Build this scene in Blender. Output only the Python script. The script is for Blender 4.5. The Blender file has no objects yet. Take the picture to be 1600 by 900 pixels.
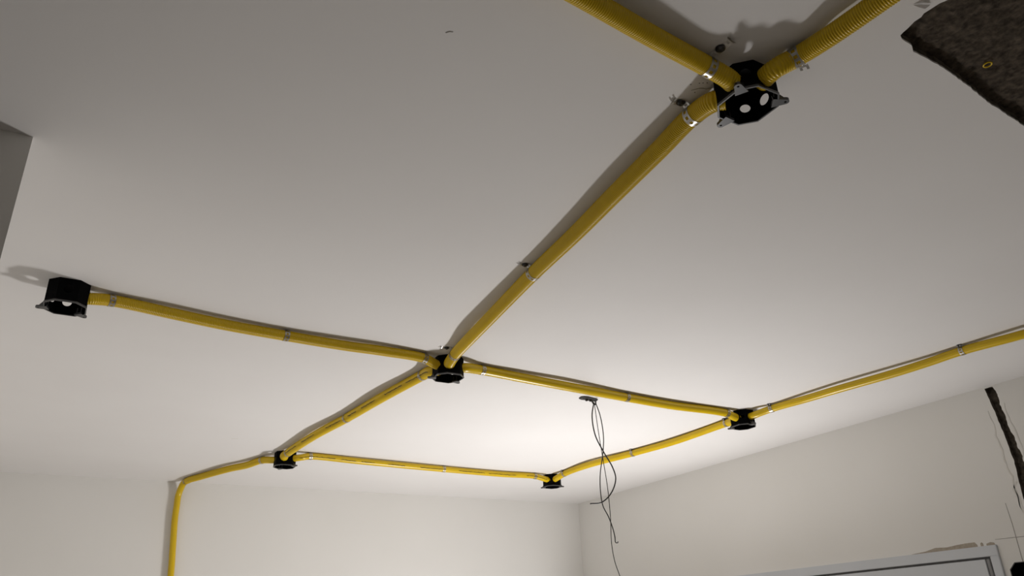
import bpy, bmesh, math, random
from mathutils import Vector, Matrix, noise
from mathutils.geometry import tessellate_polygon

random.seed(4)
scene = bpy.context.scene
col = scene.collection

# ------------------------------------------------------------------ camera
cam_data = bpy.data.cameras.new('camera')
cam_data.sensor_width = 36.0
cam_data.lens = 27.0
cam_data.clip_start = 0.02
camera = bpy.data.objects.new('camera', cam_data)
col.objects.link(camera)
_r, _u, _f = (0.870139, -0.491328, -0.038132), (-0.175183, -0.380714, 0.907947), (0.460618, 0.78336, 0.417346)
camera.matrix_world = Matrix(((_r[0], _u[0], -_f[0], 0.0),
                              (_r[1], _u[1], -_f[1], 0.0),
                              (_r[2], _u[2], -_f[2], 1.8),
                              (0, 0, 0, 1)))
scene.camera = camera

# ------------------------------------------------------------------ world, light, exposure
world = bpy.data.worlds.new('night')
scene.world = world
world.use_nodes = True
world.node_tree.nodes['Background'].inputs[0].default_value = (0.55, 0.6, 0.7, 1)
world.node_tree.nodes['Background'].inputs[1].default_value = 0.02

LAMP = Vector((2.80, 3.38, 0.60))
LAMP_DIR = Vector((-0.49, 0.08, 0.77)).normalized()
ld = bpy.data.lights.new('work_lamp_light', 'AREA')
ld.shape = 'RECTANGLE'
ld.size, ld.size_y = 0.56, 0.26
ld.energy = 54
ld.color = (1.0, 0.975, 0.962)
lo = bpy.data.objects.new('work_lamp_light', ld)
col.objects.link(lo)
lo.rotation_euler = LAMP_DIR.to_track_quat('-Z', 'Y').to_euler()
lo.location = LAMP + LAMP_DIR * 0.012

scene.view_settings.view_transform = 'Standard'
scene.view_settings.look = 'None'
scene.view_settings.exposure = 0.0
scene.view_settings.gamma = 1.0
scene.view_settings.use_curve_mapping = False

# ------------------------------------------------------------------ constants
HC = 2.80            # ceiling height
XR = 3.684           # right wall
YF = 5.340           # far wall
XL, YB = -2.7, -1.7

# ------------------------------------------------------------------ materials
def new_mat(name):
    m = bpy.data.materials.new(name)
    m.use_nodes = True
    nt = m.node_tree
    return m, nt, nt.nodes['Principled BSDF']

def noise_mat(name, c1, c2, scale, rough, bump=0.0, bump_scale=60.0, metallic=0.0, spec=0.5, detail=4.0):
    m, nt, b = new_mat(name)
    tc = nt.nodes.new('ShaderNodeTexCoord')
    n = nt.nodes.new('ShaderNodeTexNoise')
    n.inputs['Scale'].default_value = scale
    n.inputs['Detail'].default_value = detail
    nt.links.new(tc.outputs['Object'], n.inputs['Vector'])
    r = nt.nodes.new('ShaderNodeValToRGB')
    r.color_ramp.elements[0].position = 0.3
    r.color_ramp.elements[1].position = 0.7
    r.color_ramp.elements[0].color = (*c1, 1)
    r.color_ramp.elements[1].color = (*c2, 1)
    nt.links.new(n.outputs['Fac'], r.inputs['Fac'])
    nt.links.new(r.outputs['Color'], b.inputs['Base Color'])
    b.inputs['Roughness'].default_value = rough
    b.inputs['Metallic'].default_value = metallic
    b.inputs['Specular IOR Level'].default_value = spec
    if bump:
        n2 = nt.nodes.new('ShaderNodeTexNoise')
        n2.inputs['Scale'].default_value = bump_scale
        n2.inputs['Detail'].default_value = 3
        nt.links.new(tc.outputs['Object'], n2.inputs['Vector'])
        bp = nt.nodes.new('ShaderNodeBump')
        bp.inputs['Strength'].default_value = bump
        bp.inputs['Distance'].default_value = 0.002
        nt.links.new(n2.outputs['Fac'], bp.inputs['Height'])
        nt.links.new(bp.outputs['Normal'], b.inputs['Normal'])
    return m

M_CEIL = noise_mat('ceiling_paint', (0.795, 0.775, 0.76), (0.815, 0.797, 0.782), 2.2, 0.75, 0.06, 25, spec=0.25)
M_WALL = noise_mat('wall_paint', (0.80, 0.785, 0.752), (0.825, 0.81, 0.78), 1.6, 0.8, 0.08, 22, spec=0.2)
M_FLOOR = noise_mat('dusty_floor', (0.46, 0.425, 0.375), (0.54, 0.50, 0.45), 5, 0.8)
M_CONC = noise_mat('raw_concrete', (0.030, 0.024, 0.018), (0.115, 0.092, 0.070), 75, 0.95, 1.0, 120, spec=0.1, detail=8)
M_MORTAR = noise_mat('raw_mortar', (0.06, 0.05, 0.04), (0.17, 0.145, 0.115), 45, 0.95, 1.0, 120, spec=0.1, detail=8)
M_CHIP = noise_mat('chipped_plaster', (0.36, 0.31, 0.25), (0.46, 0.41, 0.34), 60, 0.9, 0.4, 100, spec=0.1)
M_SMEAR = noise_mat('plaster_smear', (0.68, 0.66, 0.62), (0.76, 0.745, 0.71), 30, 0.9, 0.0, 90, spec=0.1)
M_PENCIL = noise_mat('pencil_mark', (0.30, 0.28, 0.25), (0.42, 0.40, 0.37), 80, 0.8)
M_YEL = noise_mat('yellow_pvc', (0.68, 0.455, 0.006), (0.73, 0.495, 0.008), 9, 0.30, spec=0.4)
M_BLACK = noise_mat('black_plastic', (0.002, 0.002, 0.0022), (0.003, 0.003, 0.0035), 20, 0.6, spec=0.03)
M_RIM = noise_mat('black_plastic_rim', (0.012, 0.012, 0.013), (0.02, 0.02, 0.021), 20, 0.36, spec=1.0)
M_METAL = noise_mat('galvanised_steel', (0.66, 0.65, 0.63), (0.84, 0.83, 0.81), 70, 0.33, metallic=1.0)
M_SCREW = noise_mat('dark_screw', (0.04, 0.04, 0.042), (0.10, 0.10, 0.10), 60, 0.35, metallic=0.8)
M_PRINT = noise_mat('print_ink', (0.03, 0.025, 0.01), (0.06, 0.045, 0.015), 40, 0.6)
M_WIRE = noise_mat('wire_insulation', (0.015, 0.015, 0.016), (0.03, 0.03, 0.03), 30, 0.45)
M_FRAME = noise_mat('white_aluminium', (0.62, 0.645, 0.68), (0.66, 0.685, 0.72), 4, 0.4, spec=0.5)
M_GASKET = noise_mat('dark_gasket', (0.05, 0.05, 0.052), (0.08, 0.08, 0.08), 30, 0.7)
M_BEAD = noise_mat('grey_bead', (0.20, 0.20, 0.205), (0.25, 0.25, 0.255), 10, 0.5)
M_LAMP = noise_mat('lamp_housing', (0.10, 0.10, 0.10), (0.14, 0.14, 0.14), 20, 0.5)

M_LENS, _nt, _b = new_mat('lamp_lens')
_b.inputs['Base Color'].default_value = (0.9, 0.9, 0.88, 1)
_b.inputs['Emission Color'].default_value = (1.0, 0.965, 0.92, 1)
_b.inputs['Emission Strength'].default_value = 4.0

M_GLASS, _nt, _b = new_mat('window_glass')
_nt.nodes.remove(_b)
_tr = _nt.nodes.new('ShaderNodeBsdfTransparent')
_tr.inputs[0].default_value = (0.93, 0.96, 0.95, 1)
_gl = _nt.nodes.new('ShaderNodeBsdfGlossy')
_gl.inputs['Roughness'].default_value = 0.02
_fr = _nt.nodes.new('ShaderNodeFresnel')
_mx = _nt.nodes.new('ShaderNodeMixShader')
_nt.links.new(_fr.outputs[0], _mx.inputs[0])
_nt.links.new(_tr.outputs[0], _mx.inputs[1])
_nt.links.new(_gl.outputs[0], _mx.inputs[2])
_nt.links.new(_mx.outputs[0], _nt.nodes['Material Output'].inputs[0])

# ------------------------------------------------------------------ helpers
def link_mesh(name, bm, mat, parent=None, smooth=False, loc=None):
    bmesh.ops.recalc_face_normals(bm, faces=bm.faces)
    me = bpy.data.meshes.new(name)
    bm.to_mesh(me)
    bm.free()
    if smooth:
        me.polygons.foreach_set('use_smooth', [True] * len(me.polygons))
    me.materials.append(mat)
    o = bpy.data.objects.new(name, me)
    col.objects.link(o)
    if parent is not None:
        o.parent = parent
    if loc is not None:
        o.location = loc
    return o

def tag(o, label=None, cat=None, group=None, kind=None):
    if label: o['label'] = label
    if cat: o['category'] = cat
    if group: o['group'] = group
    if kind: o['kind'] = kind
    return o

def thing(name, loc, label, cat, group=None, rz=0.0):
    o = bpy.data.objects.new(name, None)
    o.empty_display_size = 0.05
    col.objects.link(o)
    o.location = loc
    o.rotation_euler = (0, 0, rz)
    return tag(o, label, cat, group)

def add_box(bm, lo_, hi_, M=None):
    vs = []
    for z in (lo_[2], hi_[2]):
        for (x, y) in ((lo_[0], lo_[1]), (hi_[0], lo_[1]), (hi_[0], hi_[1]), (lo_[0], hi_[1])):
            v = Vector((x, y, z))
            vs.append(bm.verts.new(M @ v if M else v))
    for f in ((0, 3, 2, 1), (4, 5, 6, 7), (0, 1, 5, 4), (1, 2, 6, 5), (2, 3, 7, 6), (3, 0, 4, 7)):
        bm.faces.new([vs[i] for i in f])

def extrude_poly(bm, outer, holes, to3, n, t):
    """polygon with holes in 2D, mapped by to3, extruded by t along n"""
    loops = [outer] + list(holes)
    flat = [q for l in loops for q in l]
    tris = tessellate_polygon([[Vector((q[0], q[1], 0)) for q in l] for l in loops])
    a = [bm.verts.new(to3(q)) for q in flat]
    b = [bm.verts.new(to3(q) + n * t) for q in flat]
    for tr in tris:
        try:
            bm.faces.new([a[i] for i in tr])
            bm.faces.new([b[i] for i in reversed(tr)])
        except ValueError:
            pass
    s = 0
    for l in loops:
        k = len(l)
        for i in range(k):
            j = (i + 1) % k
            try:
                bm.faces.new((a[s + i], a[s + j], b[s + j], b[s + i]))
            except ValueError:
                pass
        s += k

def circle2(cx, cy, r, n=20):
    return [(cx + r * math.cos(2 * math.pi * i / n), cy + r * math.sin(2 * math.pi * i / n)) for i in range(n)]

def catmull(pts, step):
    P = [Vector(q) for q in pts]
    P = [P[0] * 2 - P[1]] + P + [P[-1] * 2 - P[-2]]
    dense = []
    for i in range(1, len(P) - 2):
        p0, p1, p2, p3 = P[i - 1], P[i], P[i + 1], P[i + 2]
        # centripetal parameters
        t0 = 0.0
        t1 = t0 + max((p1 - p0).length, 1e-5) ** 0.5
        t2 = t1 + max((p2 - p1).length, 1e-5) ** 0.5
        t3 = t2 + max((p3 - p2).length, 1e-5) ** 0.5
        n = 60
        for k in range(n):
            t = t1 + (t2 - t1) * k / n
            A1 = p0 * ((t1 - t) / (t1 - t0)) + p1 * ((t - t0) / (t1 - t0))
            A2 = p1 * ((t2 - t) / (t2 - t1)) + p2 * ((t - t1) / (t2 - t1))
            A3 = p2 * ((t3 - t) / (t3 - t2)) + p3 * ((t - t2) / (t3 - t2))
            B1 = A1 * ((t2 - t) / (t2 - t0)) + A2 * ((t - t0) / (t2 - t0))
            B2 = A2 * ((t3 - t) / (t3 - t1)) + A3 * ((t - t1) / (t3 - t1))
            dense.append(B1 * ((t2 - t) / (t2 - t1)) + B2 * ((t - t1) / (t2 - t1)))
    dense.append(P[-2])
    acc = [0.0]
    for i in range(1, len(dense)):
        acc.append(acc[-1] + (dense[i] - dense[i - 1]).length)
    L = acc[-1]
    m = max(2, int(L / step))
    out, j = [], 0
    for k in range(m + 1):
        s = L * k / m
        while j < len(acc) - 2 and acc[j + 1] < s:
            j += 1
        d = acc[j + 1] - acc[j]
        w = (s - acc[j]) / d if d > 0 else 0
        out.append(dense[j].lerp(dense[j + 1], w))
    return out

def frames(path):
    """tangent, side, up by parallel transport"""
    T = []
    for i in range(len(path)):
        a = path[max(0, i - 1)]
        b = path[min(len(path) - 1, i + 1)]
        T.append((b - a).normalized())
    up = Vector((0, 0, 1))
    if abs(T[0].dot(up)) > 0.9:
        up = Vector((0, -1, 0))
    N = (up - T[0] * up.dot(T[0])).normalized()
    out = []
    for t in T:
        N = (N - t * N.dot(t)).normalized()
        out.append((t, N, t.cross(N)))
    return out

def add_tube(bm, path, radii, seg=12, cap=False):
    fr = frames(path)
    rings = []
    for i, p in enumerate(path):
        r = radii(i) if callable(radii) else radii
        t, n, b = fr[i]
        rings.append([bm.verts.new(p + n * (r * math.cos(2 * math.pi * k / seg)) + b * (r * math.sin(2 * math.pi * k / seg))) for k in range(seg)])
    for i in range(len(rings) - 1):
        for k in range(seg):
            k2 = (k + 1) % seg
            bm.faces.new((rings[i][k], rings[i][k2], rings[i + 1][k2], rings[i + 1][k]))
    if cap:
        bm.faces.new(rings[0][::-1])
        bm.faces.new(rings[-1])

# ================================================================== SETTING
# ---- ceiling: plaster sheet with a broken-out hole, rough slab above it
hole_edge = [(1.222, 0.443), (1.208, 0.491), (1.202, 0.504), (1.2, 0.52), (1.198, 0.532), (1.203, 0.54), (1.201, 0.553),
             (1.21, 0.589), (1.234, 0.594), (1.255, 0.595), (1.273, 0.605), (1.293, 0.604), (1.317, 0.605), (1.36, 0.606),
             (1.409, 0.611), (1.48, 0.619), (1.559, 0.63), (1.628, 0.636), (1.721, 0.644), (1.84, 0.652), (2.045, 0.669),
             (2.25, 0.62), (2.31, 0.35), (2.22, 0.02), (1.8, -0.08), (1.42, -0.04), (1.27, 0.12), (1.235, 0.32)]
rough = []
for i, a in enumerate(hole_edge):
    b = hole_edge[(i + 1) % len(hole_edge)]
    a_, b_ = Vector(a), Vector(b)
    n = max(1, int((b_ - a_).length / 0.009))
    d = (b_ - a_)
    for k in range(n):
        q = a_.lerp(b_, k / n)
        j = 0.0022 * noise.noise(Vector((q.x * 70, q.y * 70, 3.1))) + 0.0012 * noise.noise(Vector((q.x * 220, q.y * 220, 7.7)))
        nn = Vector((-d.y, d.x)).normalized()
        rough.append((q.x + nn.x * j, q.y + nn.y * j))
bm = bmesh.new()
extrude_poly(bm, [(XL, YB), (XR, YB), (XR, YF), (XL, YF)], [rough], lambda q: Vector((q[0], q[1], HC)), Vector((0, 0, 1)), 0.004)
ceiling = tag(link_mesh('ceiling', bm, M_CEIL), 'white painted plaster ceiling with a broken-out patch', None, None, 'structure')

bm = bmesh.new()
nx, ny = 190, 140
x0, x1, y0, y1 = 1.14, 2.40, -0.14, 0.72
grid = []
for j in range(ny + 1):
    row = []
    for i in range(nx + 1):
        x = x0 + (x1 - x0) * i / nx
        y = y0 + (y1 - y0) * j / ny
        v = Vector((x, y, 0))
        h = 0.003 * noise.noise(v * 16) + 0.003 * noise.noise(v * 50) + 0.003 * noise.noise(v * 110)
        pit = noise.noise(v * 70 + Vector((5, 2, 9)))
        if pit > 0.35:
            h += 0.007 * (pit - 0.35) / 0.4
        e = min(i, nx - i, j, ny - j)
        row.append(bm.verts.new((x, y, HC + 0.0165 + max(-0.004, h * (1 if e > 2 else 0)))))
    grid.append(row)
for j in range(ny):
    for i in range(nx):
        bm.faces.new((grid[j][i], grid[j + 1][i], grid[j + 1][i + 1], grid[j][i + 1]))
inner = [(q[0], q[1]) for q in rough]
bm2 = bmesh.new()
extrude_poly(bm2, [(1.12, -0.16), (2.42, -0.16), (2.42, 0.74), (1.12, 0.74)], [inner], lambda q: Vector((q[0], q[1], HC + 0.004)), Vector((0, 0, 1)), 0.020)
link_mesh('plaster_base_coat', bm2, M_MORTAR, ceiling)
slab_face = link_mesh('exposed_concrete', bm, M_CONC, ceiling, True)
slab_face['label'] = 'rough dark brown concrete showing through the broken ceiling'
bm = bmesh.new()
add_box(bm, (XL, YB, HC + 0.045), (XR + 0.15, YF + 0.15, HC + 0.2))
link_mesh('concrete_slab', bm, M_CONC, ceiling)

bm = bmesh.new()
ringp = [Vector((1.460 + 0.0075 * math.cos(a), 0.567 + 0.0075 * math.sin(a), HC + 0.0125)) for a in [2 * math.pi * k / 24 for k in range(25)]]
add_tube(bm, ringp, 0.0016, 8)
link_mesh('yellow_plug', bm, M_YEL, ceiling, True)
# torn paint flake beside the hole and small marks on the ceiling
bm = bmesh.new()
fl = [(1.160, 0.528, 0), (1.166, 0.516, 0.003), (1.176, 0.511, 0.004), (1.188, 0.512, 0.001), (1.184, 0.521, 0.005), (1.172, 0.524, 0.004)]
vs = [bm.verts.new((a, b, HC - 0.0006 - c)) for a, b, c in fl]
cv = bm.verts.new((1.175, 0.518, HC - 0.002))
for i in range(len(vs)):
    bm.faces.new((vs[i], vs[(i + 1) % len(vs)], cv))
bmesh.ops.solidify(bm, geom=bm.faces[:], thickness=0.0006)
link_mesh('paint_flake', bm, M_CEIL, ceiling)

def mark(name, pts, w, mat, parent, out=Vector((0, 0, -1)), h=0.0006):
    """thin low ridge following pts on a surface whose outward direction is out"""
    bm = bmesh.new()
    P = [Vector(q) for q in pts]
    rows = []
    for i, q in enumerate(P):
        t = (P[min(i + 1, len(P) - 1)] - P[max(i - 1, 0)]).normalized()
        sd = t.cross(out).normalized()
        ww = w * (0.45 + 0.55 * math.sin(math.pi * (i + 0.5) / len(P)))
        rows.append([bm.verts.new(q + sd * (ww * 0.5) + out * 0.0001), bm.verts.new(q + sd * (ww * 0.35) + out * h),
                     bm.verts.new(q - sd * (ww * 0.35) + out * h), bm.verts.new(q - sd * (ww * 0.5) + out * 0.0001)])
    for i in range(len(P) - 1):
        for j in range(3):
            bm.faces.new((rows[i][j], rows[i + 1][j], rows[i + 1][j + 1], rows[i][j + 1]))
    return link_mesh(name, bm, mat, parent)

mark('scratch', [(0.453, 0.968, HC), (0.458, 0.962, HC), (0.464, 0.960, HC)], 0.003, M_PENCIL, ceiling)
mark('scratch', [(0.692, 2.531, HC), (0.71, 2.512, HC), (0.729, 2.487, HC)], 0.004, M_SMEAR, ceiling)
mark('scratch', [(0.700, 4.10, HC), (0.715, 4.09, HC), (0.73, 4.085, HC)], 0.012, M_SMEAR, ceiling)
mark('scratch', [(0.021, 2.406, HC), (0.04, 2.397, HC), (0.062, 2.392, HC)], 0.003, M_SMEAR, ceiling)
mark('crack', [(0.963, 0.889, HC), (0.974, 0.876, HC), (0.981, 0.873, HC), (0.987, 0.872, HC), (1.001, 0.858, HC)], 0.0022, M_PENCIL, ceiling)
for q in [(0.95, 0.875), (0.963, 0.864), (0.969, 0.860), (0.976, 0.856), (0.974, 0.89)]:
    mark('plaster_pit', [(q[0] - .0012, q[1], HC), (q[0], q[1] + .0004, HC), (q[0] + .0012, q[1], HC)], 0.0024, M_SCREW, ceiling)

# ---- right wall with chase and balcony door opening
DY0, DY1, DZ = 2.10, 5.00, 2.085
chL = [(1.921, 2.793), (1.907, 2.686), (1.895, 2.563), (1.888, 2.443), (1.895, 2.359), (1.898, 2.295), (1.893, 2.185), (1.880, 2.066), (1.875, 1.95)]
chR = [(1.883, 2.792), (1.869, 2.745), (1.873, 2.705), (1.866, 2.657), (1.868, 2.592), (1.854, 2.554), (1.854, 2.499), (1.850, 2.478), (1.848, 2.435), (1.839, 2.245), (1.837, 2.086), (1.835, 1.95)]
ch = chL + chR[::-1]
chase = []
for i, a in enumerate(ch):
    b = ch[(i + 1) % len(ch)]
    a_, b_ = Vector(a), Vector(b)
    n = max(1, int((b_ - a_).length / 0.008))
    d = b_ - a_
    jag = 0.005 if i >= len(chL) else 0.002
    for k in range(n):
        q = a_.lerp(b_, k / n)
        j = jag * noise.noise(Vector((q.x * 60, q.y * 60, 1.3))) + 0.4 * jag * noise.noise(Vector((q.x * 190, q.y * 190, 4.2)))
        nn = Vector((-d.y, d.x)).normalized()
        chase.append((q.x + nn.x * j, min(2.795, q.y + nn.y * j)))
outl = [(YB, 0), (DY0, 0), (DY0, DZ), (DY1, DZ), (DY1, 0), (YF, 0), (YF, HC), (YB, HC)]
bm = bmesh.new()
extrude_poly(bm, outl, [chase], lambda q: Vector((XR, q[0], q[1])), Vector((1, 0, 0)), 0.030)
for f in bm.faces:
    f.normal_update()
    cc = f.calc_center_median()
    if abs(f.normal.x) < 0.5 and 1.80 < cc.y < 1.96 and 1.9 < cc.z < 2.7985:
        f.material_index = 1
wall_right = tag(link_mesh('wall_right', bm, M_WALL), 'off-white painted wall with a chiselled chase and door frame', None, None, 'structure')
bm = bmesh.new()
extrude_poly(bm, outl, [], lambda q: Vector((XR + 0.045, q[0], q[1])), Vector((1, 0, 0)), 0.105)
link_mesh('wall_core', bm, M_WALL, wall_right)
wall_right.data.materials.append(M_MORTAR)
# jamb liner of plaster between the two layers
bm = bmesh.new()
for (a, b) in (((DY0 - 0.02, 0), (DY0, DZ + 0.02)), ((DY1, 0), (DY1 + 0.02, DZ + 0.02)), ((DY0, DZ), (DY1, DZ + 0.02))):
    add_box(bm, (XR + 0.028, a[0], a[1]), (XR + 0.046, b[0], b[1]))
link_mesh('reveal_plaster', bm, M_WALL, wall_right)
# rough back of the chase
bm = bmesh.new()
ny, nz = 20, 150
g = []
for j in range(nz + 1):
    row = []
    for i in range(ny + 1):
        y = 1.82 + 0.115 * i / ny
        z = 1.93 + 0.868 * j / nz
        v = Vector((1.0, y, z))
        h = 0.010 * noise.noise(v * 22) + 0.007 * noise.noise(v * 60) + 0.003 * noise.noise(v * 150)
        row.append(bm.verts.new((XR + 0.030 + h, y, z)))
    g.append(row)
for j in range(nz):
    for i in range(ny):
        bm.faces.new((g[j][i], g[j][i + 1], g[j + 1][i + 1], g[j + 1][i]))
cm = link_mesh('exposed_mortar', bm, M_MORTAR, wall_right, True)
cm['label'] = 'rough dark mortar inside the chiselled vertical chase'
# smeared plaster ridges along the chase, pencil lines, chipped plaster over the frame
WOFF = Vector((-1, 0, 0))
def wobble(pts, amp):
    out = []
    P = [Vector(q) for q in pts]
    for i in range(len(P) - 1):
        n = max(2, int((P[i + 1] - P[i]).length / 0.02))
        for k in range(n):
            q = P[i].lerp(P[i + 1], k / n)
            q.y += amp * noise.noise(q * 25)
            out.append(q)
    out.append(P[-1])
    return out
mark('plaster_smear', wobble([(XR, 1.936, 2.69), (XR, 1.932, 2.60), (XR, 1.930, 2.545), (XR, 1.921, 2.383), (XR, 1.918, 2.23)], 0.01), 0.010, M_SMEAR, wall_right, WOFF, 0.001)
mark('plaster_smear', wobble([(XR, 1.857, 2.706), (XR, 1.850, 2.615), (XR, 1.840, 2.525), (XR, 1.834, 2.42)], 0.01), 0.008, M_SMEAR, wall_right, WOFF, 0.001)
mark('plaster_smear', wobble([(XR, 1.905, 2.36), (XR, 1.925, 2.33), (XR, 1.915, 2.26), (XR, 1.91, 2.15)], 0.01), 0.016, M_SMEAR, wall_right, WOFF, 0.001)
mark('pencil_line', [(XR, 1.980, 2.278), (XR, 1.977, 2.183), (XR, 1.980, 2.012), (XR, 1.981, 1.7)], 0.004, M_PENCIL, wall_right, WOFF)
mark('pencil_line', [(XR, 2.071, 2.132), (XR, 2.0, 2.131), (XR, 1.943, 2.130), (XR, 1.7, 2.127)], 0.003, M_PENCIL, wall_right, WOFF)
bm = bmesh.new()
top = [(2.60, 2.107), (2.52, 2.108), (2.478, 2.113), (2.42, 2.117), (2.364, 2.128), (2.306, 2.124), (2.25, 2.129), (2.209, 2.131), (2.168, 2.131), (2.158, 2.118)]
extrude_poly(bm, top + [(2.158, 2.095), (2.60, 2.095)], [], lambda q: Vector((XR - 0.001, q[0], q[1])), Vector((1, 0, 0)), 0.003)
extrude_poly(bm, [(2.143, 2.098), (2.143, 2.123), (2.136, 2.127), (2.130, 2.122), (2.130, 2.098)], [], lambda q: Vector((XR - 0.001, q[0], q[1])), Vector((1, 0, 0)), 0.003)
extrude_poly(bm, [(2.118, 2.098), (2.115, 2.119), (2.095, 2.124), (2.08, 2.120), (2.074, 2.098)], [], lambda q: Vector((XR - 0.001, q[0], q[1])), Vector((1, 0, 0)), 0.003)
link_mesh('chipped_plaster', bm, M_CHIP, wall_right)

# ---- far wall, left wall, back walls, floor
bm = bmesh.new(); add_box(bm, (XL, YF, 0), (XR + 0.15, YF + 0.15, HC))
tag(link_mesh('wall_far', bm, M_WALL), 'off-white painted far wall under the ceiling', None, None, 'structure')
bm = bmesh.new()
extrude_poly(bm, [(-0.188, 1.638), (-0.66, YF), (XL, YF), (XL, 1.60)], [], lambda q: Vector((q[0], q[1], 0)), Vector((0, 0, 1)), HC)
tag(link_mesh('wall_left', bm, M_WALL), 'painted wall corner at the left edge, face in shade', None, None, 'structure')
bm = bmesh.new(); add_box(bm, (XL - 0.15, YB, 0), (XL, 1.62, HC))
tag(link_mesh('wall_side', bm, M_WALL), 'painted side wall beside the camera', None, None, 'structure')
bm = bmesh.new(); add_box(bm, (XL - 0.15, YB - 0.15, 0), (XR + 0.15, YB, HC))
tag(link_mesh('wall_back', bm, M_WALL), 'painted back wall behind the camera', None, None, 'structure')
bm = bmesh.new(); add_box(bm, (XL - 0.15, YB - 0.15, -0.12), (XR + 0.15, YF + 0.15, 0))
tag(link_mesh('floor', bm, M_FLOOR), 'dusty grey floor of the unfinished room', None, None, 'structure')

# ---- balcony door frame (white flange, dark groove, sash)
door = bpy.data.objects.new('door_1', None)
col.objects.link(door)
door.location = (XR, DY0, 0)
tag(door, 'white aluminium balcony door frame in the right wall', None, None, 'structure')
def dpart(name, boxes, mat, bev=0.0):
    bm = bmesh.new()
    for a, b in boxes:
        add_box(bm, a, b)
    if bev:
        bmesh.ops.bevel(bm, geom=bm.edges[:], offset=bev, segments=2, affect='EDGES')
    o = link_mesh(name, bm, mat, door)
    o.matrix_parent_inverse = Matrix.Translation(door.location).inverted()
    return o
FZ = 2.110
dpart('head_flange', [((XR - 0.010, 2.070, FZ - 0.046), (XR + 0.028, 5.03, FZ))], M_FRAME, 0.002)
dpart('jamb_flange', [((XR - 0.010, 2.070, 0), (XR + 0.028, 2.111, FZ - 0.046))], M_FRAME, 0.002)
dpart('jamb_flange', [((XR - 0.010, 4.989, 0), (XR + 0.028, 5.03, FZ - 0.046))], M_FRAME, 0.002)
dpart('gasket', [((XR - 0.004, 2.118, FZ - 0.056), (XR + 0.026, 4.982, FZ - 0.046))], M_GASKET)
dpart('gasket', [((XR - 0.004, 2.111, 0.0), (XR + 0.026, 2.118, FZ - 0.046))], M_GASKET)
dpart('jamb_bead', [((XR - 0.006, 2.118, 0.0), (XR + 0.026, 2.134, FZ - 0.056))], M_BEAD, 0.002)
dpart('gasket', [((XR - 0.004, 2.134, 0.0), (XR + 0.026, 2.138, FZ - 0.056))], M_GASKET)
def sash(y0, y1, x0):
    zt = FZ - 0.056
    dpart('sash_rail', [((x0, y0, zt - 0.13), (x0 + 0.03, y1, zt))], M_FRAME, 0.002)
    dpart('sash_stile', [((x0, y0, 0.08), (x0 + 0.03, y0 + 0.05, zt - 0.13))], M_FRAME, 0.002)
    dpart('sash_stile', [((x0, y1 - 0.05, 0.08), (x0 + 0.03, y1, zt - 0.13))], M_FRAME, 0.002)
    dpart('sash_rail', [((x0, y0, 0.01), (x0 + 0.03, y1, 0.08))], M_FRAME, 0.002)
    dpart('pane', [((x0 + 0.012, y0 + 0.05, 0.08), (x0 + 0.016, y1 - 0.05, zt - 0.13))], M_GLASS)
sash(2.138, 3.10, XR - 0.007)
sash(3.07, 4.98, XR + 0.024)

# ================================================================== JUNCTION BOXES
def octagon(half, c):
    return [(half, -half + c), (half, half - c), (half - c, half), (-half + c, half), (-half, half - c), (-half, -half + c), (-half + c, -half), (half - c, -half)]

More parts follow.
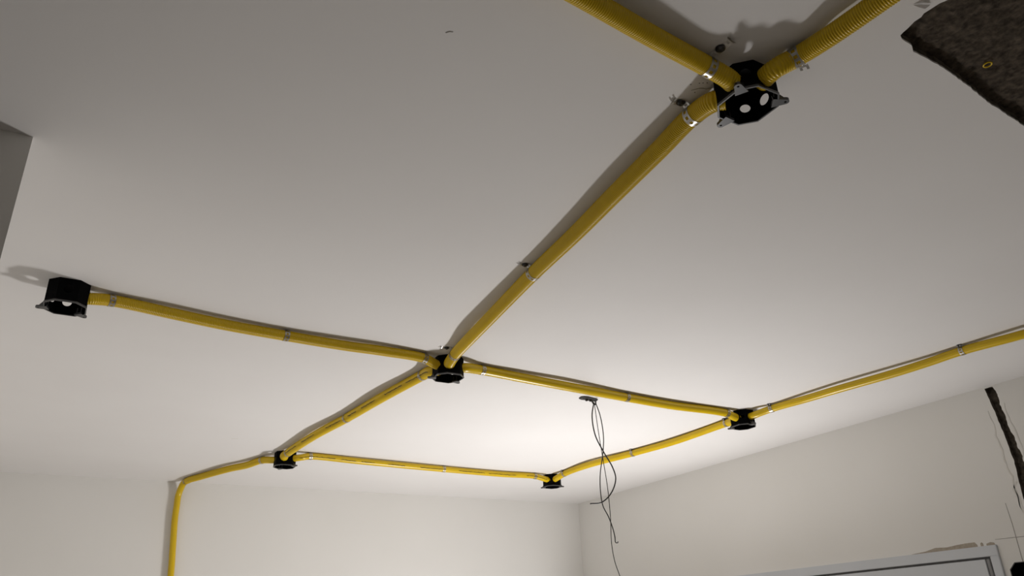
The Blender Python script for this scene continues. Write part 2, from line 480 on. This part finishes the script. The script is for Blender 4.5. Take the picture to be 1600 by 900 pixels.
def junction_box(loc, depth, closed, ears, label, chamfer=(1, 5), rz=0.0, rot=None):
    """origin on the mounting surface, opens towards -z; closed = set of wide faces (0:+x 1:+y 2:-x 3:-y) where a conduit enters"""
    t = thing('junction_box', loc, label, 'junction box', 'black octagonal conduit boxes', rz)
    if rot is not None:
        t.rotation_euler = rot
    half, c, th = 0.054, 0.027, 0.0022
    oc = octagon(half, c)
    bm = bmesh.new()
    for i in range(8):
        a, b = Vector((*oc[i], 0)), Vector((*oc[(i + 1) % 8], 0))
        w = (b - a).length
        u = (b - a).normalized()
        n = Vector((-u.y, u.x, 0))          # inward
        holes = []
        if i % 2 == 1 and i not in chamfer:
            pass
        elif i % 2 == 1:
            holes = [circle2(w / 2, -depth * 0.46, 0.0105)]
        elif (i // 2) not in closed:
            holes = [circle2(w / 2, -depth * 0.46, 0.0125)]
        extrude_poly(bm, [(0, 0), (w, 0), (w, -depth), (0, -depth)], holes,
                     lambda q, a=a, u=u: a + u * q[0] + Vector((0, 0, q[1])), n, th)
    extrude_poly(bm, oc, [], lambda q: Vector((q[0], q[1], -0.0025)), Vector((0, 0, 1)), 0.002)
    link_mesh('body', bm, M_BLACK, t)
    bm = bmesh.new()
    extrude_poly(bm, octagon(half + 0.0012, c + 0.0006), [octagon(half - th + 0.0004, c - 0.0006)], lambda q: Vector((q[0], q[1], -depth - 0.003)), Vector((0, 0, 1)), 0.005)
    link_mesh('rim', bm, M_RIM, t)
    # raised knockout ring on each closed face stays hidden behind the conduit; mounting ears on the rim
    for ang in ears:
        bm = bmesh.new()
        o2 = [(0.046, -0.013), (0.060, -0.010), (0.071, -0.0075)]
        arc = [(0.071 + 0.0075 * math.sin(math.pi * k / 8), -0.0075 * math.cos(math.pi * k / 8)) for k in range(1, 8)]
        o2 = o2 + arc + [(0.071, 0.0075), (0.060, 0.010), (0.046, 0.013)]
        extrude_poly(bm, o2, [circle2(0.071, 0, 0.0026, 12)], lambda q: Vector((q[0], q[1], -depth - 0.0035)), Vector((0, 0, 1)), 0.006)
        # gusset up the side
        gs = [(0.050, -depth + 0.001), (0.068, -depth + 0.001), (0.052, -depth + 0.020), (0.050, -depth + 0.020)]
        for s in (-0.009, 0.006):
            extrude_poly(bm, gs, [], lambda q, s=s: Vector((q[0], s, q[1])), Vector((0, 1, 0)), 0.003)
        e = link_mesh('ear', bm, M_RIM, t)
        e.rotation_euler = (0, 0, math.radians(ang) - rz)
    for (sx, sy) in ((0.022, 0.0), (-0.022, 0.0)):
        bm = bmesh.new()
        bmesh.ops.create_cone(bm, cap_ends=True, segments=14, radius1=0.0055, radius2=0.004, depth=0.003, matrix=Matrix.Translation((sx, sy, -0.004)))
        link_mesh('screw', bm, M_SCREW, t)
    return t

BX = {
    'near':   ((1.036, 0.818), 0.061, {1, 2, 3}, (94, -38, -150), 'largest black octagonal box, where three conduits meet near the top right'),
    'center': ((1.203, 2.558), 0.074, {0, 1, 2, 3}, (161, 32), 'black box at the middle crossing where four yellow conduits meet'),
    'left':   ((-0.092, 2.410), 0.070, {0}, (162, 44), 'black octagonal box at the left end of a single conduit'),
    'fl':     ((1.034, 4.322), 0.076, {0, 1, 3}, (-43, 99), 'black box beside the conduit that turns down the far wall'),
    'fr':     ((2.828, 4.389), 0.076, {2, 3}, (137, -29), 'smallest black box, nearest the far right corner of the ceiling'),
    'right':  ((2.889, 2.695), 0.074, {1, 2, 3}, (126, -88), 'black box right of the hanging wires, near the right wall'),
}
for k, (xy, dep, closed, ears, lab) in BX.items():
    junction_box((xy[0], xy[1], HC), dep, closed, ears, lab, {'left': (3,), 'center': (1,), 'fl': (1, 3)}.get(k, (1, 5)))
# box on the right wall beside the door frame (mostly out of frame)
junction_box((XR, 1.952, 1.970), 0.066, {1}, (45, 225), 'black box on the right wall beside the white frame, cut by the picture edge',
             rot=(0, math.pi / 2, 0))

# ================================================================== CONDUITS
CEN = {k: Vector((v[0][0], v[0][1], 0)) for k, v in BX.items()}
def into(box, pt, depth_in=0.040, z=HC - 0.036):
    d = (Vector((pt[0], pt[1], 0)) - CEN[box])
    d = d.normalized() * depth_in
    q = CEN[box] + d
    return (q.x, q.y, z)

RUNS = {
 'T1': dict(pts=[(0.345, 0.728, 2.77), (0.489, 0.749, 2.774), (0.624, 0.766, 2.776), (0.777, 0.785, 2.776), (0.925, 0.802, 2.778), (0.969, 0.799, 2.766)],
            end='near', r=0.0195, ns=4, label='ribbed yellow conduit leaving the picture at the top, left of the largest box'),
 'T2': dict(pts=[(0.996, 0.863, 2.766), (0.998, 0.927, 2.776), (1.01, 1.052, 2.772), (1.03, 1.246, 2.77), (1.056, 1.45, 2.772), (1.083, 1.713, 2.775), (1.119, 2.066, 2.767), (1.138, 2.235, 2.765), (1.173, 2.432, 2.774), (1.18, 2.492, 2.764)],
            start='near', end='center', r=0.0215, ns=4, label='long diagonal yellow conduit from the largest box to the middle box'),
 'T3': dict(pts=[(1.03, 0.735, 2.764), (1.056, 0.704, 2.778), (1.059, 0.627, 2.77), (1.067, 0.533, 2.77), (1.072, 0.458, 2.77), (1.08, 0.2, 2.77)],
            start='near', r=0.0195, ns=4, label='yellow conduit from the largest box towards the broken ceiling patch'),
 'T4': dict(pts=[(-0.03, 2.402, 2.766), (0.022, 2.421, 2.778), (0.198, 2.448, 2.776), (0.356, 2.477, 2.776), (0.566, 2.502, 2.778), (0.775, 2.509, 2.776), (0.921, 2.51, 2.777), (1.09, 2.526, 2.778), (1.141, 2.539, 2.766)],
            start='left', end='center', r=0.0185, ns=4, label='yellow conduit from the leftmost box to the middle box',
            text=((0, .85, -.5), .48, .96)),
 'T5': dict(pts=[(1.159, 2.622, 2.766), (1.162, 2.704, 2.776), (1.117, 3.04, 2.772), (1.088, 3.422, 2.776), (1.039, 3.758, 2.77), (1.014, 4.195, 2.77), (1.009, 4.244, 2.766)],
            start='center', end='fl', r=0.0215, ns=2, label='yellow conduit from the middle box back to the box by the far wall',
            text=((-.9, 0, -.35), .02, .98)),
 'T6': dict(pts=[(1.264, 2.533, 2.766), (1.351, 2.562, 2.778), (1.536, 2.579, 2.776), (1.782, 2.597, 2.772), (2.132, 2.648, 2.778), (2.406, 2.671, 2.778), (2.768, 2.677, 2.778), (2.815, 2.68, 2.766)],
            start='center', end='right', r=0.0195, ns=2, label='yellow conduit above the hanging wires, middle box to right box',
            text=((0, .62, -.75), .04, .99)),
 'T7': dict(pts=[(1.105, 4.258, 2.766), (1.156, 4.266, 2.778), (1.446, 4.29, 2.777), (1.861, 4.326, 2.777), (2.007, 4.341, 2.778), (2.436, 4.363, 2.778), (2.673, 4.351, 2.778), (2.743, 4.353, 2.766)],
            start='fl', end='fr', r=0.0185, ns=2, label='yellow conduit running parallel to and nearest the far wall',
            text=((0, -.9, -.3), .03, .98)),
 'T8': dict(pts=[(2.809, 4.284, 2.766), (2.816, 4.215, 2.778), (2.800, 3.906, 2.774), (2.875, 3.565, 2.778), (2.915, 3.245, 2.778), (2.908, 2.821, 2.778), (2.885, 2.758, 2.766)],
            start='fr', end='right', r=0.019, ns=2, label='yellow conduit passing behind the hanging wires'),
 'T9': dict(pts=[(2.893, 2.611, 2.766), (2.922, 2.53, 2.778), (2.930, 2.324, 2.772), (2.939, 2.163, 2.770), (2.976, 1.887, 2.770), (2.994, 1.752, 2.774), (3.003, 1.605, 2.778), (3.022, 1.376, 2.77), (3.067, 1.173, 2.778), (3.08, 0.95, 2.778)],
            start='right', r=0.0175, ns=2, label='yellow conduit leaving the picture on the right above the wall chase'),
 'T10': dict(pts=[(0.974, 4.37, 2.766), (0.937, 4.447, 2.778), (0.881, 4.59, 2.774), (0.817, 4.705, 2.774), (0.697, 5.034, 2.778), (0.655, 5.155, 2.779), (0.639, 5.262, 2.772), (0.628, 5.312, 2.715), (0.627, 5.316, 2.64), (0.627, 5.316, 2.568), (0.638, 5.316, 2.4), (0.648, 5.316, 2.243), (0.66, 5.316, 1.5), (0.66, 5.316, 0.01)],
            start='fl', r=0.0195, ns=2, label='yellow conduit bending at the ceiling edge and dropping down the far wall'),
}
PITCH = 0.0048
PATHS = {}
for key, run in RUNS.items():
    pts = [Vector(q) for q in run['pts']]
    if run.get('start'):
        pts.insert(0, Vector(into(run['start'], pts[0])))
    if run.get('end'):
        pts.append(Vector(into(run['end'], pts[-1])))
    r, ns = run['r'], run['ns']
    pp = []
    for q in pts:                       # the tube may touch but not enter the ceiling
        pp.append(Vector((q.x, q.y, min(q.z, HC - r - 0.0006))))
    path = catmull(pp, PITCH / ns)
    PATHS[key] = path
    base = Vector((path[0].x, path[0].y, path[0].z))
    loc_path = [q - base for q in path]
    prof = {4: (r, r - 0.0003, r - 0.0021, r - 0.0003), 2: (r, r - 0.0015)}[ns]
    bm = bmesh.new()
    add_tube(bm, loc_path, lambda i, prof=prof, ns=ns: prof[i % ns], 18 if ns == 4 else 14)
    # inner wall so that the open end reads as a pipe
    add_tube(bm, loc_path[:12], r - 0.0034, 14)
    add_tube(bm, loc_path[-12:], r - 0.0034, 14)
    tube = link_mesh('conduit', bm, M_YEL, None, True, base)
    tag(tube, run['label'], 'conduit', 'yellow corrugated conduits')
    if run.get('text'):
        d, s0, s1 = run['text']
        d = Vector(d).normalized()
        bm = bmesh.new()
        step = PITCH / ns
        n = len(loc_path)
        s = s0 * n * step
        rr = r + 0.0005
        while s < s1 * n * step:
            grp = random.uniform(0.04, 0.20)
            g_end = s + grp
            while s < g_end and s < s1 * n * step - 0.01:
                ln = random.uniform(0.0025, 0.0055)
                i0, i1 = int(s / step), min(n - 1, int((s + ln) / step) + 1)
                hgt = random.uniform(0.04, 0.09)
                ofs = random.uniform(-0.06, 0.06)
                quad = []
                for (i, a) in ((i0, -hgt + ofs), (i1, -hgt + ofs), (i1, hgt + ofs), (i0, hgt + ofs)):
                    q = loc_path[i]
                    tt = (loc_path[min(i + 1, n - 1)] - loc_path[max(i - 1, 0)]).normalized()
                    e1 = (d - tt * d.dot(tt)).normalized()
                    e2 = tt.cross(e1)
                    quad.append(bm.verts.new(q + e1 * (rr * math.cos(a)) + e2 * (rr * math.sin(a))))
                bm.faces.new(quad)
                s += ln + random.uniform(0.001, 0.003)
            s += random.uniform(0.03, 0.13)
        link_mesh('printed_marking', bm, M_PRINT, tube)['kind'] = 'stuff'

# ================================================================== STRAP CLAMPS
def strap_clamp(key, at, tail_side, tail_len, label, wall=False):
    """perforated metal strip looped around the conduit, its tail screwed to the ceiling"""
    path, r = PATHS[key], RUNS[key]['r']
    at = Vector(at)
    i = min(range(len(path)), key=lambda k: (path[k] - at).length_squared)
    p = path[i]
    t = (path[min(i + 6, len(path) - 1)] - path[max(i - 6, 0)]).normalized()
    up = Vector((0, -1, 0)) * -1 if wall else Vector((0, 0, 1))
    up = (up - t * up.dot(t)).normalized()
    side = t.cross(up) * tail_side
    root = thing('strap_clamp', p, label, 'clamp', 'perforated strap clamps on the conduits')
    W, R2 = 0.0085, r + 0.0008
    bm = bmesh.new()
    N, colx = 40, (-W, -W * 0.42, W * 0.42, W)
    ring = []
    for k in range(N):
        a = 2 * math.pi * k / N
        c_, s_ = math.cos(a), math.sin(a)
        ring.append([bm.verts.new(t * x + up * (R2 * c_) * (0.985 if c_ > 0.9 else 1) + side * (R2 * s_)) for x in colx])
    for k in range(N):
        k2 = (k + 1) % N
        for j in range(3):
            if j == 1 and k % 4 in (1, 2):
                continue
            bm.faces.new((ring[k][j], ring[k2][j], ring[k2][j + 1], ring[k][j + 1]))
    bmesh.ops.solidify(bm, geom=bm.faces[:], thickness=-0.0008)
    link_mesh('band', bm, M_METAL, root)
    # tail lying against the surface
    top = (HC - p.z) - 0.0012 if not wall else (YF - p.y) - 0.0012
    bm = bmesh.new()
    rows = []
    n = 14
    for k in range(n + 1):
        s = k / n
        out = r * 0.55 + tail_len * s
        hh = (r * 0.72) * (1 - min(1, s / 0.18)) + top * min(1, s / 0.18)
        if s > 0.82:
            hh -= 0.007 * ((s - 0.82) / 0.18) ** 1.5
        tw = 0.12 * math.sin(s * 3)
        rows.append([bm.verts.new(t * (x + tw * 0.012) + side * out + up * (hh - 0.0025 * s * (x / W))) for x in colx])
    for k in range(n):
        for j in range(3):
            if j == 1 and k % 3 == 1:
                continue
            bm.faces.new((rows[k][j], rows[k + 1][j], rows[k + 1][j + 1], rows[k][j + 1]))
    bmesh.ops.solidify(bm, geom=bm.faces[:], thickness=0.0008)
    link_mesh('tail', bm, M_METAL, root)
    bm = bmesh.new()
    q = side * (r * 0.55 + tail_len * 0.42) + up * (top - 0.004)
    rot = up.to_track_quat('Z', 'Y').to_matrix().to_4x4()
    bmesh.ops.create_cone(bm, cap_ends=True, segments=16, radius1=0.0046, radius2=0.0072, depth=0.005, matrix=Matrix.Translation(q) @ rot)
    bmesh.ops.create_cone(bm, cap_ends=True, segments=16, radius1=0.0095, radius2=0.0095, depth=0.0012, matrix=Matrix.Translation(q + up * 0.0028) @ rot)
    link_mesh('screw', bm, M_SCREW, root, False)
    return root

strap_clamp('T1', (0.925, 0.802, 2.778), 1, 0.055, 'bright metal strap left of the largest box, tail pointing up')
strap_clamp('T2', (0.998, 0.927, 2.776), -1, 0.042, 'metal strap below left of the largest box on the diagonal conduit')
strap_clamp('T2', (1.083, 1.713, 2.775), -1, 0.036, 'metal strap halfway along the long diagonal conduit')
strap_clamp('T2', (1.173, 2.432, 2.774), -1, 0.046, 'metal strap on the diagonal conduit just above the middle box')
strap_clamp('T3', (1.056, 0.704, 2.778), -1, 0.055, 'dull metal strap right of the largest box')
strap_clamp('T4', (0.022, 2.421, 2.778), -1, 0.014, 'metal strap right beside the leftmost box')
strap_clamp('T4', (0.566, 2.502, 2.778), -1, 0.014, 'metal strap halfway between the leftmost box and the middle box')
strap_clamp('T4', (1.090, 2.526, 2.778), -1, 0.014, 'shiny metal strap immediately left of the middle box')
strap_clamp('T5', (1.162, 2.704, 2.776), 1, 0.014, 'metal strap below left of the middle box')
strap_clamp('T5', (1.088, 3.422, 2.776), 1, 0.016, 'metal strap halfway between middle box and box by the far wall')
strap_clamp('T5', (1.014, 4.180, 2.770), 1, 0.012, 'metal strap where the conduit enters the box by the far wall')
strap_clamp('T6', (1.351, 2.562, 2.778), -1, 0.014, 'metal strap immediately right of the middle box')
strap_clamp('T6', (2.132, 2.648, 2.778), -1, 0.016, 'metal strap just right of the hanging wires bracket')
strap_clamp('T6', (2.768, 2.677, 2.778), -1, 0.014, 'metal strap upper left of the right box')
strap_clamp('T7', (1.156, 4.266, 2.778), -1, 0.022, 'metal strap right of the box by the downward conduit')
strap_clamp('T7', (2.007, 4.341, 2.778), -1, 0.022, 'metal strap in the middle of the conduit nearest the far wall')
strap_clamp('T7', (2.673, 4.351, 2.778), -1, 0.022, 'metal strap left of the smallest box')
strap_clamp('T8', (2.816, 4.215, 2.778), 1, 0.014, 'metal strap right of the smallest box')
strap_clamp('T8', (2.875, 3.565, 2.778), 1, 0.016, 'metal strap right of the dangling wires on the conduit behind them')
strap_clamp('T8', (2.908, 2.821, 2.778), 1, 0.014, 'metal strap lower left of the right box')
strap_clamp('T9', (2.922, 2.530, 2.778), 1, 0.014, 'metal strap right of the right box')
strap_clamp('T9', (3.001, 1.605, 2.778), 1, 0.014, 'metal strap near the right picture edge above the wall chase')
strap_clamp('T10', (0.937, 4.447, 2.778), 1, 0.034, 'metal strap left of the box by the downward conduit')
strap_clamp('T10', (0.650, 5.190, 2.777), 1, 0.026, 'metal strap at the bend where the conduit turns down')

# ================================================================== HANGING WIRES AND HOOK PLATE
hp = thing('hook_plate', (2.03, 2.79, HC), 'small dark metal hook plate screwed to the ceiling above hanging wires', 'bracket')
bm = bmesh.new()
outline = [(-0.060, -0.010), (-0.052, -0.022), (-0.030, -0.026), (-0.008, -0.024), (0.020, -0.020), (0.038, -0.014), (0.046, 0.004), (0.040, 0.018), (0.016, 0.020), (-0.010, 0.016), (-0.034, 0.020), (-0.054, 0.012)]
extrude_poly(bm, outline, [circle2(-0.038, -0.004, 0.004, 12)], lambda q: Vector((q[0], q[1], -0.0045 - 0.05 * abs(q[0]) * 0.2)), Vector((0, 0, 1)), 0.004)
plate = link_mesh('plate', bm, M_WIRE, hp)
plate.rotation_euler = (0, 0, math.radians(5))
bm = bmesh.new()
hook = catmull([(0.012, 0.004, -0.004), (0.020, 0.006, -0.014), (0.030, 0.010, -0.022), (0.040, 0.012, -0.018), (0.042, 0.012, -0.006)], 0.002)
add_tube(bm, hook, 0.0035, 10, True)
link_mesh('hook', bm, M_SCREW, hp, True)
for sx in (-0.018, 0.004):
    bm = bmesh.new()
    bmesh.ops.create_cone(bm, cap_ends=True, segments=14, radius1=0.005, radius2=0.008, depth=0.008, matrix=Matrix.Translation((sx, 0.0, -0.009)))
    link_mesh('screw', bm, M_SCREW, hp)

def wire(pts, r, label):
    base = Vector(pts[0])
    path = catmull([Vector(q) - base for q in pts], 0.006)
    bm = bmesh.new()
    add_tube(bm, path, r, 8, True)
    o = link_mesh('electric_wire', bm, M_WIRE, None, True, base)
    tag(o, label, 'wire', 'wires hanging from the ceiling hook')

wire([(2.060, 2.800, 2.789), (2.049, 2.808, 2.725), (2.055, 2.804, 2.635), (2.080, 2.786, 2.557), (2.107, 2.766, 2.486), (2.114, 2.76, 2.435), (2.094, 2.775, 2.375), (2.057, 2.802, 2.337), (2.016, 2.832, 2.334)],
     0.0029, 'shortest thick black wire, its loose end curling back to the left')
wire([(2.066, 2.795, 2.786), (2.079, 2.786, 2.722), (2.084, 2.782, 2.627), (2.077, 2.788, 2.552), (2.061, 2.799, 2.462), (2.057, 2.803, 2.392), (2.061, 2.8, 2.323), (2.077, 2.787, 2.273), (2.089, 2.779, 2.221), (2.093, 2.776, 2.187), (2.094, 2.776, 2.166), (2.101, 2.770, 2.165), (2.102, 2.769, 2.170)],
     0.0023, 'thin hanging wire of middle length ending in a tiny hook')
wire([(2.063, 2.801, 2.786), (2.068, 2.797, 2.664), (2.076, 2.793, 2.546), (2.085, 2.787, 2.404), (2.086, 2.786, 2.272), (2.082, 2.789, 2.161), (2.088, 2.785, 2.088), (2.101, 2.775, 2.026), (2.112, 2.767, 1.955), (2.10, 2.77, 1.85)],
     0.0017, 'longest and thinnest hanging wire, leaving the picture at the bottom')

# ================================================================== WORK LAMP (lights the room, stands below the picture)
wl = thing('work_lamp', (LAMP.x, LAMP.y, 0), 'floodlight on a tripod standing below the picture, with a tall panel added to cut its light', 'lamp')
Q = Matrix.Translation((0, 0, LAMP.z)) @ LAMP_DIR.to_track_quat('Z', 'Y').to_matrix().to_4x4()
bm = bmesh.new()
add_box(bm, (-0.30, -0.15, -0.06), (0.30, 0.15, 0.0), Q)
for k in range(7):
    x = -0.12 + 0.04 * k
    add_box(bm, (x - 0.004, -0.08, -0.09), (x + 0.004, 0.08, -0.059), Q)
link_mesh('housing', bm, M_LAMP, wl)
bm = bmesh.new(); add_box(bm, (-0.28, -0.13, 0.0), (0.28, 0.13, 0.006), Q)
link_mesh('lens', bm, M_LENS, wl)
bm = bmesh.new(); add_box(bm, (0.205, -0.60, LAMP.z - 0.12), (0.212, 0.60, LAMP.z + 0.48))  # unseen panel added to cut the lamp's light towards the right wall
link_mesh('light_cut_panel', bm, M_LAMP, wl)
bm = bmesh.new(); add_box(bm, (-0.02, -0.02, LAMP.z - 0.20), (0.21, 0.02, LAMP.z - 0.16)); add_box(bm, (0.17, -0.02, LAMP.z - 0.18), (0.206, 0.02, LAMP.z - 0.05))
link_mesh('bracket', bm, M_LAMP, wl)
bm = bmesh.new()
add_tube(bm, [Vector((0, 0, 0.35)), Vector((0, 0, LAMP.z - 0.08))], 0.014, 12, True)
link_mesh('pole', bm, M_LAMP, wl)
for k in range(3):
    a_ = math.radians(90 + 120 * k)
    bm = bmesh.new()
    add_tube(bm, [Vector((0, 0, 0.42)), Vector((0.34 * math.cos(a_), 0.34 * math.sin(a_), 0.01))], 0.010, 10, True)
    link_mesh('leg', bm, M_LAMP, wl)
